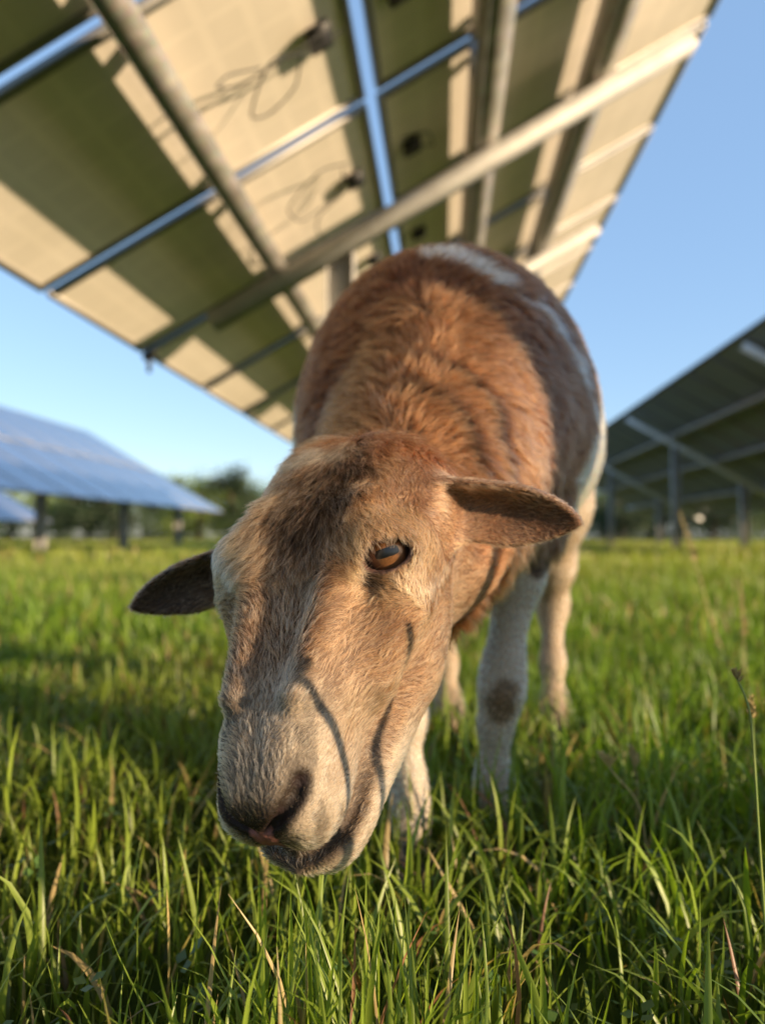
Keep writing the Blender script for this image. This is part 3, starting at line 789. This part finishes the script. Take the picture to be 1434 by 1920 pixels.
cable([under(640, 300, .03), under(640, 345, .07), under(600, 385, .10), under(592, 420, .10), under(610, 440, .03)], parent=ov)
cable([under(755, 245, .03), under(800, 235, .06), under(815, 262, .04), under(770, 262, .02)], parent=ov)
# mounting clips along the low edge
for k in (1,):
    p = opt_(.008, 3.25 + 1.12 * k, .03)
    build('edge_clip', [(p, (.035, .03, .018), np.stack([otv, [0, 1, 0], oen])), (p - np.array([0, 0, .05]), (.010, .012, .05), np.eye(3))], blk.m, ov)

table('solar_table', 'blue glass solar table standing in the sunlit grass left of the sheep', -5.6, .35 + .57, -9.28, .35 + 2.70,
      [4.2 + 1.12 * k for k in range(13)], 1.09, .5, M_back2, [(.2, .1), (.7, .1)], [5.4, 8.6, 11.8, 15.0, 18.2], (.06, .94), (.25,), .03, frame=alu.m)
table('solar_table', 'small far blue solar table at the left edge beyond the nearer blue one', -12.2, .35 + .40, -15.9, .35 + 2.5,
      [10.2 + 1.12 * k for k in range(11)], 1.09, .5, M_back2, [(.2, .1), (.7, .1)], [11, 14.2, 17.4, 20.6], (.06, .94), (.25,), .03)
dk = NT('module_frame_dark'); dk.bsdf(Base_Color=(.10, .10, .10, 1), Metallic=.5, Roughness=.5)
table('solar_table', 'dark solar table seen from below to the right of the sheep, with white cross bars', 7.68, .35 + .60, 3.98, .35 + 2.70,
      [9.25 + 1.12 * k for k in range(17)], 1.09, .5, M_back2, [(.22, .1), (.5, .1), (.75, .1)], [10.15, 16.4, 22.65], (.01, .985), (.32, .70), .03, frame=dk.m, rmat=whitebar.m)

# ---------------------------------------------------------------- ground
gd = NT('meadow_soil'); gc = gd.n('ShaderNodeTexCoord').outputs['Object']
n1 = gd.noise(.35, 5, gc); n2 = gd.noise(9, 6, gc); 
c1 = gd.ramp(n2, [(.25, (.016, .030, .006)), (.5, (.036, .066, .010)), (.75, (.075, .10, .018))])
sy = gd.n('ShaderNodeSeparateXYZ', {0: gc})
far = gd.n('ShaderNodeMapRange', {'Value': sy.outputs[1], 'From Min': 24., 'From Max': 34.})
c2 = gd.ramp(n1, [(.35, (.06, .09, .02)), (.65, (.15, .13, .05))])
mxg = gd.n('ShaderNodeMixRGB', {'Fac': far.outputs[0], 'Color1': c1, 'Color2': c2})
gd.bsdf(Base_Color=mxg.outputs[0], Roughness=.95, Specular_IOR_Level=.1, Normal=gd.bump(n2, .6, .03))
nxg = 90
gx_ = np.concatenate([-np.geomspace(260, .3, nxg), [0], np.geomspace(.3, 260, nxg)])
GX, GY = np.meshgrid(gx_, gx_ + 2); GP = np.stack([GX.ravel(), GY.ravel(), np.zeros(GX.size)], 1)
def ground_z(P):
    Q = np.stack([P[:, 0], P[:, 1], 0 * P[:, 0]], 1)
    return (vnoise(Q, .5, 41) - .5) * .05 * sst(np.hypot(P[:, 0], P[:, 1] - 1), 1.2, 4) + (vnoise(Q, 5, 42) - .5) * .012
GP[:, 2] = ground_z(GP) - .004
ngx = len(gx_); I_, J_ = np.meshgrid(np.arange(ngx - 1), np.arange(ngx - 1)); b_ = (J_ * ngx + I_).ravel()
tag(link('ground', np_mesh('ground', GP, np.stack([b_, b_ + 1, b_ + 1 + ngx, b_ + ngx], 1)), gd.m, smooth=True), kind='structure', label='green meadow ground stretching to the tree line')

# ---------------------------------------------------------------- grass
gm = NT('grass_blade'); ga = gm.n('ShaderNodeAttribute', attribute_name='gcol')
d_ = gm.n('ShaderNodeBsdfPrincipled', {'Base Color': ga.outputs['Color'], 'Roughness': .42, 'Specular IOR Level': .45})
tcg = gm.n('ShaderNodeMixRGB', {'Fac': 1., 'Color1': ga.outputs['Color'], 'Color2': (1.5, 1.65, .55, 1)}, blend_type='MULTIPLY')
t_ = gm.n('ShaderNodeBsdfTranslucent', {'Color': tcg.outputs[0]})
ms = gm.n('ShaderNodeMixShader', {0: .36}); gm.l(d_.outputs[0], ms.inputs[1]); gm.l(t_.outputs[0], ms.inputs[2]); gm.l(ms.outputs[0], gm.out.inputs[0])
def blades(bp, H, W, az, bend, colr, rows=6, fold=.25, twist=.6, base_dark=True):
    """bp roots (n,3), H heights, W widths, az azimuth, bend 0..1.6"""
    n = len(bp); s = np.linspace(0, 1, rows)
    lean = rng.normal(0, .27, n)
    V = np.zeros((n, rows, 3, 3))
    dx, dy = np.cos(az), np.sin(az)
    ang = lean[:, None] + bend[:, None] * s[None] ** 1.4 * 1.0
    st = np.diff(s, prepend=0)
    hx = np.cumsum(np.sin(ang) * st[None], 1); hz = np.cumsum(np.cos(ang) * st[None], 1)
    cx = bp[:, 0, None] + dx[:, None] * hx * H[:, None]; cy = bp[:, 1, None] + dy[:, None] * hx * H[:, None]; cz = bp[:, 2, None] + hz * H[:, None]
    ta = az[:, None] + math.pi / 2 + (rng.normal(0, twist, n))[:, None] + s[None] * rng.normal(0, .5, n)[:, None]
    prof = np.array([.62, .92, 1., .86, .55, .04]) if rows == 6 else np.interp(s, [0, .3, .7, 1], [.7, 1, .7, .05])
    w = W[:, None] * prof[None] * .5
    for j, k in enumerate((-1, 0, 1)):
        V[:, :, j, 0] = cx + k * w * np.cos(ta) - (k == 0) * np.cos(az)[:, None] * w * fold * 2
        V[:, :, j, 1] = cy + k * w * np.sin(ta) - (k == 0) * np.sin(az)[:, None] * w * fold * 2
        V[:, :, j, 2] = cz
    idx = np.arange(n * rows * 3).reshape(n, rows, 3)
    F = np.stack([idx[:, :-1, :-1], idx[:, :-1, 1:], idx[:, 1:, 1:], idx[:, 1:, :-1]], -1).reshape(-1, 4)
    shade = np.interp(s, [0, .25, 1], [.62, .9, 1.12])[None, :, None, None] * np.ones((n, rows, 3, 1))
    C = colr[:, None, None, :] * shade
    return V.reshape(-1, 3), F, C.reshape(-1, 3)
def grass_colour(P):
    n = len(P); a = vnoise(P, 1.1, 51); b = vnoise(P, 7, 52); r = rng.random(n)
    c = np.array([.055, .115, .010]) * (1 - r)[:, None] + np.array([.175, .26, .028]) * r[:, None]
    c = c * (.70 + .6 * b)[:, None]
    c = mix(c, (.17, .19, .03), .5 * sst(a, .45, .8))
    c = c * 1.12; c = mix(c, (.27, .29, .05), .75 * sst(P[:, 1], 2.5, 9))
    dry = rng.random(n) < .075 + .05 * sst(P[:, 1], 6, 20)
    c[dry] = np.array([.36, .27, .12]) * (.6 + .6 * rng.random(dry.sum()))[:, None]
    red = rng.random(n) < .012; c[red] = (.20, .10, .05)
    return c
parts = []
def sheepfree(P): return np.ones(len(P), bool)
def scatter(n, d0, d1, power=1.0, half=.68, extra=.25):
    u = rng.random(n); d = (d0 ** (power + 1) + u * (d1 ** (power + 1) - d0 ** (power + 1))) ** (1 / (power + 1))
    x = (rng.random(n) * 2 - 1) * (d * half + extra)
    P = np.stack([x, d, np.zeros(n)], 1); P[:, 2] = ground_z(P); return P
# undergrowth of short blades
P = scatter(17000, .18, 2.4, 1.0); n = len(P)
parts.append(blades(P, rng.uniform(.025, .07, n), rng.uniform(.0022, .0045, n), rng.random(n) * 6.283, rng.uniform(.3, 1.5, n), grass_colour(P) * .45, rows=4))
# full blades close to the lens
P = scatter(300, .34, 1.3, .6, .62, .1); n = len(P)
parts.append(blades(P, rng.uniform(.08, .145, n), rng.uniform(.0045, .0068, n), rng.random(n) * 6.283, rng.uniform(.3, 1.5, n), grass_colour(P) * 1.1))
P = scatter(19000, .17, 2.2, .75); n = len(P); cl = vnoise(P, 9, 55)
H = rng.uniform(.045, .105, n) * (.60 + .75 * cl) * (.82 + .25 * sst(P[:, 0], -.1, .5))
H = H * np.where((P[:, 1] < .42), .62 + .5 * sst(P[:, 1], .25, .42), 1)
H = H * (1 + .22 * sst(P[:, 1], .34, .42) * (1 - sst(P[:, 1], 1.3, 2.0)))
keepm = ~((P[:, 1] < .30) & (np.abs(P[:, 0]) < .5) & (H > .13))
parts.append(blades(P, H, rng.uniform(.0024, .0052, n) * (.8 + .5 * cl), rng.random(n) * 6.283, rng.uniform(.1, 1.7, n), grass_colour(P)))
# the taller tuft the sheep is nosing into
n = 170; P = np.stack([rng.normal(-.015, .050, n), rng.normal(.43, .035, n), np.zeros(n)], 1); P[:, 2] = ground_z(P)
parts.append(blades(P, rng.uniform(.09, .155, n), rng.uniform(.0026, .0050, n), rng.random(n) * 6.283, rng.uniform(.1, .9, n), grass_colour(P)))
# middle distance
P = scatter(42000, 2.0, 8.0, .55, .95); n = len(P)
parts.append(blades(P, rng.uniform(.06, .15, n) * (.6 + .8 * vnoise(P, 2.5, 56)), rng.uniform(.006, .011, n), rng.random(n) * 6.283, rng.uniform(.1, 1.3, n), grass_colour(P), rows=4))
P = scatter(46000, 7.5, 36.0, .35, .95); n = len(P)
parts.append(blades(P, rng.uniform(.07, .20, n) * (.6 + .8 * vnoise(P, 1.0, 57)), rng.uniform(.02, .05, n), rng.random(n) * 6.283, rng.uniform(.1, 1.2, n), grass_colour(P), rows=4))
off = 0; Vs, Fs, Cs = [], [], []
for V, F, C in parts: Vs.append(V); Fs.append(F + off); Cs.append(C); off += len(V)
gme = np_mesh('grass', np.concatenate(Vs), np.concatenate(Fs)); C = np.concatenate(Cs)
ca = gme.color_attributes.new('gcol', 'FLOAT_COLOR', 'POINT'); ca.data.foreach_set('color', np.concatenate([C, np.ones((len(C), 1))], 1).astype(np.float32).ravel())
tag(link('grass', gme, gm.m, smooth=True), kind='stuff', label='lush green meadow grass with a few dry tan blades')

# clover and broad leaves low in the sward
lv = NT('clover_leaf'); la_ = lv.noise(40); lv.bsdf(Base_Color=lv.ramp(la_, [(.3, (.030, .075, .014)), (.7, (.07, .14, .025))]), Roughness=.5)
P = scatter(900, .35, 1.6, .8); V = []; F = []
for p in P:
    h = random.uniform(.02, .055); r = random.uniform(.006, .012); a0 = random.random() * 6.28; tl = np.array([random.gauss(0, .3), random.gauss(0, .3)])
    for k in range(3):
        a = a0 + k * 2.094; b = len(V)
        for (rr, da) in ((.1, 0), (.8, -.55), (1.15, 0), (.8, .55)):
            x, y = rr * r * math.cos(a + da), rr * r * math.sin(a + da)
            V.append((p[0] + x, p[1] + y, p[2] + h + x * tl[0] + y * tl[1] + rr * r * .2))
        F.append((b, b + 1, b + 2, b + 3))
tag(link('ground_cover', np_mesh('ground_cover', np.array(V), np.array(F)), lv.m), kind='stuff', label='small clover leaves low among the grass')

# ---------------------------------------------------------------- tall stalks with seed heads
stm = NT('dry_stalk'); stm.bsdf(Base_Color=stm.ramp(stm.noise(30), [(.3, (.30, .24, .09)), (.7, (.48, .38, .18))]), Roughness=.6)
stg = NT('green_stalk'); stg.bsdf(Base_Color=stg.ramp(stg.noise(30), [(.3, (.10, .17, .03)), (.7, (.22, .27, .06))]), Roughness=.5)
def stalk(ctrl, r, label, head=.10, hr=.006, green=False, group=None):
    pts = spline(ctrl, 24); root = tag(empty('grass_stalk', pts[0]), label, 'grass stalk', group)
    V, F = tube(pts - pts[0], np.linspace(r, r * .5, 24), 6); link('stem', np_mesh('stem', V, F), (stg if green else stm).m, root, smooth=True)
    L = np.linalg.norm(np.diff(pts, axis=0), axis=1).sum(); V = []; F = []
    nsp = int(head / L * 24 * 6) + 8
    for i in range(nsp):
        s = 1 - (head / L) * (1 - i / nsp); q = pts[min(23, int(s * 23))] - pts[0] + (pts[-1] - pts[-2]) * (s * 23 % 1) * (s < .99)
        a = i * 2.4; l = hr * random.uniform(1.2, 2.4) * (1.2 - .7 * i / nsp); d = np.array([math.cos(a) * .6, math.sin(a) * .6, 1.0]); d /= np.linalg.norm(d)
        sd = np.cross(d, [0, 0, 1.]); sd /= np.linalg.norm(sd) + 1e-6; b = len(V)
        V += [q, q + d * l * .5 + sd * l * .22, q + d * l, q + d * l * .5 - sd * l * .22]; F.append((b, b + 1, b + 2, b + 3))
    link('seed_head', np_mesh('seed_head', np.array(V), np.array(F)), stm.m, root)
    return root
def gp(px, py, D): return at(px, py, D)
def foot(px, D):
    p = at(px, 1004, D); p[2] = 0; return p
stalk([foot(1370, 2.0), gp(1345, 1200, 2.0), gp(1310, 1080, 1.98), gp(1272, 960, 1.95)], .0022, 'tall tan seed stalk curving left, high in the grass right of the sheep', .12, .010)
stalk([foot(1400, 1.5), gp(1396, 1250, 1.5), gp(1388, 1090, 1.5)], .0016, 'upright brown seed stalk in the grass by the right edge', .08, .007)
stalk([foot(1434, .52), gp(1424, 1600, .52), gp(1405, 1340, .53), gp(1372, 1255, .54)], .0012, 'tall green grass stem rising sharp at the right edge, bending left at its tip', .03, .004, True)
stalk([foot(1425, .60), gp(1418, 1500, .60), gp(1408, 1300, .60)], .0010, 'thin straight green stem standing close to the right edge', .03, .004, True)
stalk([foot(1215, .74), gp(1200, 1520, .74), gp(1150, 1450, .74), gp(1122, 1415, .73)], .0010, 'short dry seed stalk leaning left just right of the near foreleg', .04, .006)
stalk([foot(1180, .80), gp(1195, 1480, .80), gp(1180, 1400, .79)], .0010, 'short upright dry seed stalk just right of the near foreleg', .035, .006)

# stems added out of frame to throw shadow bands on face and neck
def surf(px, py):
    """the point of the animal's skin seen at a photo pixel"""
    D = np.arange(.30, 1.5, .003); Q = np.array([at(px, py, d) for d in D]); h = np.nonzero(sheep_sdf(Q) < 0)[0]
    return Q[h[0]] if len(h) else at(px, py, .9)
def shadecaster(pts, k, r, label):
    q = [surf(*p[:2]) + SUN * k for p in pts]; b = q[0].copy(); b[2] = -.01; b[0] += .03
    stalk([b] + [b * .5 + q[0] * .5 + np.array([.02, 0, 0])] + q, r, label, .05, .005, True, 'arching weed stems added out of frame to shade the sheep')
shadecaster([(712, 1450, .42), (735, 1300, .43), (762, 1170, .45)], .44, .0048, 'upright weed stem added out of frame to shade the sheep cheek')
shadecaster([(640, 1420, .40), (600, 1330, .39), (545, 1275, .39), (500, 1255, .45)], .40, .0046, 'low weed stem added out of frame, arching to shade the sheep nose')
shadecaster([(905, 880, .68), (880, 800, .70), (800, 735, .72), (690, 730, .70)], .45, .0095, 'taller weed stem added out of frame, arching to shade the sheep neck')
shadecaster([(950, 870, .74), (935, 780, .76), (850, 690, .78), (750, 668, .78)], .50, .0095, 'tallest weed stem added out of frame, arching to shade the upper neck')
# added out-of-frame blocker in cabinet form, shading flank and foreleg
cabm = NT('blocker_paint'); cabm.bsdf(Base_Color=cabm.ramp(cabm.noise(3), [(.3, (.40, .42, .42)), (.7, (.50, .52, .51))]), Roughness=.45)
hz_ = np.array([SUN[0], SUN[1]]) / np.hypot(SUN[0], SUN[1]); cp = np.array([.170, .885]) + hz_ * 1.25; az_ = math.atan2(hz_[1], hz_[0])
cab = tag(empty('flank_shade_blocker', (cp[0], cp[1], 0), az_), 'added out-of-frame blocker shaped as a grey box on two legs, shading the sheep flank', 'added light blocker')
I3 = np.eye(3)
build('blocker_body', [((0, 0, .72), (.10, .125, .44), I3), ((0, 0, 1.17), (.12, .145, .012), I3)], cabm.m, cab)
dr = build('door', [((-.106, 0, .72), (.006, .115, .41), I3)], cabm.m, cab)
build('handle', [((-.118, .09, .72), (.006, .008, .05), I3)], blk.m, dr)
for yy in (-.09, .09): build('leg', [((.02, yy, .13), (.014, .014, .155), I3)], steel.m, cab)

# ---------------------------------------------------------------- trees
lf = NT('tree_leaves'); la = lf.n('ShaderNodeAttribute', attribute_name='gcol')
d2 = lf.n('ShaderNodeBsdfPrincipled', {'Base Color': la.outputs['Color'], 'Roughness': .6}); t2 = lf.n('ShaderNodeBsdfTranslucent', {'Color': la.outputs['Color']})
m2 = lf.n('ShaderNodeMixShader', {0: .3}); lf.l(d2.outputs[0], m2.inputs[1]); lf.l(t2.outputs[0], m2.inputs[2]); lf.l(m2.outputs[0], lf.out.inputs[0])
bk = NT('bark'); bk.bsdf(Base_Color=bk.ramp(bk.noise(6), [(.3, (.05, .035, .025)), (.7, (.14, .11, .08))]), Roughness=.9)
def tree(x, y, h, w, dark, label):
    root = tag(empty('tree', (x, y, 0)), label, 'tree', 'trees beyond the solar field')
    tv_, tf_ = tube(spline([(0, 0, -.1), (.05, 0, h * .3), (-.05, .05, h * .6), (0, 0, h * .85)], 8), np.linspace(.05 * h, .01 * h, 8), 8)
    V0, F0 = [tv_], [tf_]; o = len(tv_)
    for k in range(6):
        a = k * 1.05; z = h * (.25 + .08 * k)
        v, f_ = tube([(0, 0, z), (math.cos(a) * w * .2, math.sin(a) * w * .2, z + h * .12), (math.cos(a) * w * .4, math.sin(a) * w * .4, z + h * .2)], np.array([.018, .012, .005]) * h, 5)
        V0.append(v); F0.append(f_ + o); o += len(v)
    link('trunk', np_mesh('trunk', np.concatenate(V0), np.concatenate(F0)), bk.m, root, smooth=True)
    ncl = 34; n = 6000
    cc = rng.normal(0, 1, (ncl, 3)); cc /= np.linalg.norm(cc, axis=1, keepdims=True); cc *= rng.uniform(.3, 1.0, (ncl, 1))
    cc = cc * np.array([w * .5, w * .5, h * .50]) + np.array([0, 0, h * .44])
    i = rng.integers(0, ncl, n); c = cc[i] + rng.normal(0, 1, (n, 3)) * w * .085 ; c[:, 2] = np.maximum(c[:, 2], .15)
    a = rng.normal(0, 1, (n, 3)); a /= np.linalg.norm(a, axis=1, keepdims=True); b = np.cross(a, rng.normal(0, 1, (n, 3))); b /= np.linalg.norm(b, axis=1, keepdims=True)
    sz = rng.uniform(.05, .12, (n, 1)) * h / 4
    V = np.stack([c - a * sz, c + b * sz * .6, c + a * sz, c - b * sz * .6], 1).reshape(-1, 3)
    base = np.array([.035, .060, .020]) if dark else np.array([.14, .20, .035])
    C = base * rng.uniform(.6, 1.4, (n, 1)) * (.8 + .4 * rng.random(ncl))[i][:, None]
    me = np_mesh('crown', V, np.arange(4 * n).reshape(n, 4))
    ca = me.color_attributes.new('gcol', 'FLOAT_COLOR', 'POINT'); ca.data.foreach_set('color', np.concatenate([np.repeat(C, 4, 0), np.ones((4 * n, 1))], 1).astype(np.float32).ravel())
    link('crown', me, lf.m, root)
TREES = [(20, 46, 3.9, 7, 0), (110, 50, 4.2, 7.5, 0), (165, 44, 3.4, 4.6, 1), (215, 43, 3.4, 4.6, 1), (270, 50, 4.0, 7, 0), (330, 52, 5.2, 5.0, 0), (372, 47, 3.9, 5.5, 0), (434, 48, 5.2, 4.6, 1), (480, 55, 4.4, 6, 0), (560, 60, 5, 7, 0), (650, 55, 4.5, 7, 0),
         (1130, 52, 4.0, 6, 0), (1165, 44, 3.4, 4.5, 1), (1215, 48, 3.8, 5.5, 1), (1275, 54, 4.4, 7, 0), (1335, 46, 3.7, 5, 1), (1400, 50, 4.2, 6, 0), (-60, 50, 4.4, 7, 0), (1480, 50, 4.4, 6, 1)]
words = {0: 'sunlit green leafy tree', 1: 'dark green bushy tree'}
spots = ['at the far left under the blue table', 'behind the first post of the blue table', 'between the two left posts, left one of a dark pair', 'behind the second left post, right one of a dark pair', 'low, right of the second left post',
         'tallest of the line, above the blue table end', 'just right of the tallest one', 'with a pointed top beside the sheep head', 'low, hidden behind the sheep poll', 'behind the sheep neck', 'behind the sheep shoulder',
         'just right of the sheep rump', 'small, close right of the sheep rump', 'behind the white cross bar of the dark table', 'low under the middle of the dark table', 'left of the right-hand post of the dark table', 'under the right end of the dark table', 'out past the left border', 'out past the right border']
for (px, D, h, w, dk_), s in zip(TREES, spots):
    p = at(px, 1004, D); tree(p[0], p[1], h, w, dk_, words[dk_] + ' ' + s)

# ---------------------------------------------------------------- camera, light, sky
cam = bpy.data.cameras.new('camera'); co = link('camera', cam)
co.location = CAM; co.rotation_euler = (R_(90) + PITCH, 0, 0)
cam.sensor_fit = 'VERTICAL'; cam.sensor_height = 24; cam.lens = 24 * FPX / 1920; cam.clip_start = .01; cam.clip_end = 1000
cam.dof.use_dof = True; cam.dof.focus_distance = .445; cam.dof.aperture_fstop = cam.lens / 6.4
scene.camera = co
sl = bpy.data.lights.new('sun', 'SUN'); sl.energy = 5.0; sl.angle = R_(.5); sl.color = (1, .75, .48)
so = link('sun', sl); so.rotation_euler = Vector(SUN).to_track_quat('Z', 'Y').to_euler()
w = bpy.data.worlds.new('World'); scene.world = w; w.use_nodes = True; wt = w.node_tree; bg = wt.nodes['Background']
sky = wt.nodes.new('ShaderNodeTexSky'); sky.sky_type = 'NISHITA'; sky.sun_disc = False
sky.sun_elevation = math.asin(SUN[2]); sky.sun_rotation = math.atan2(SUN[0], SUN[1]); sky.air_density = 1.0; sky.dust_density = .2; sky.ozone_density = 1.4
hz = wt.nodes.new('ShaderNodeMixRGB'); hz.inputs[0].default_value = .62; hz.inputs[2].default_value = (.95, 1.58, 2.65, 1); wt.links.new(sky.outputs[0], hz.inputs[1]); wt.links.new(hz.outputs[0], bg.inputs[0]); bg.inputs[1].default_value = .142
scene.view_settings.view_transform = 'Standard'; scene.view_settings.look = 'None'; scene.view_settings.exposure = 1.22; scene.view_settings.gamma = 1
scene.cycles.use_denoising = True; scene.cycles.max_bounces = 8; scene.cycles.transparent_max_bounces = 6
scene.cycles_curves.shape = 'RIBBONS' if hasattr(scene, 'cycles_curves') else None
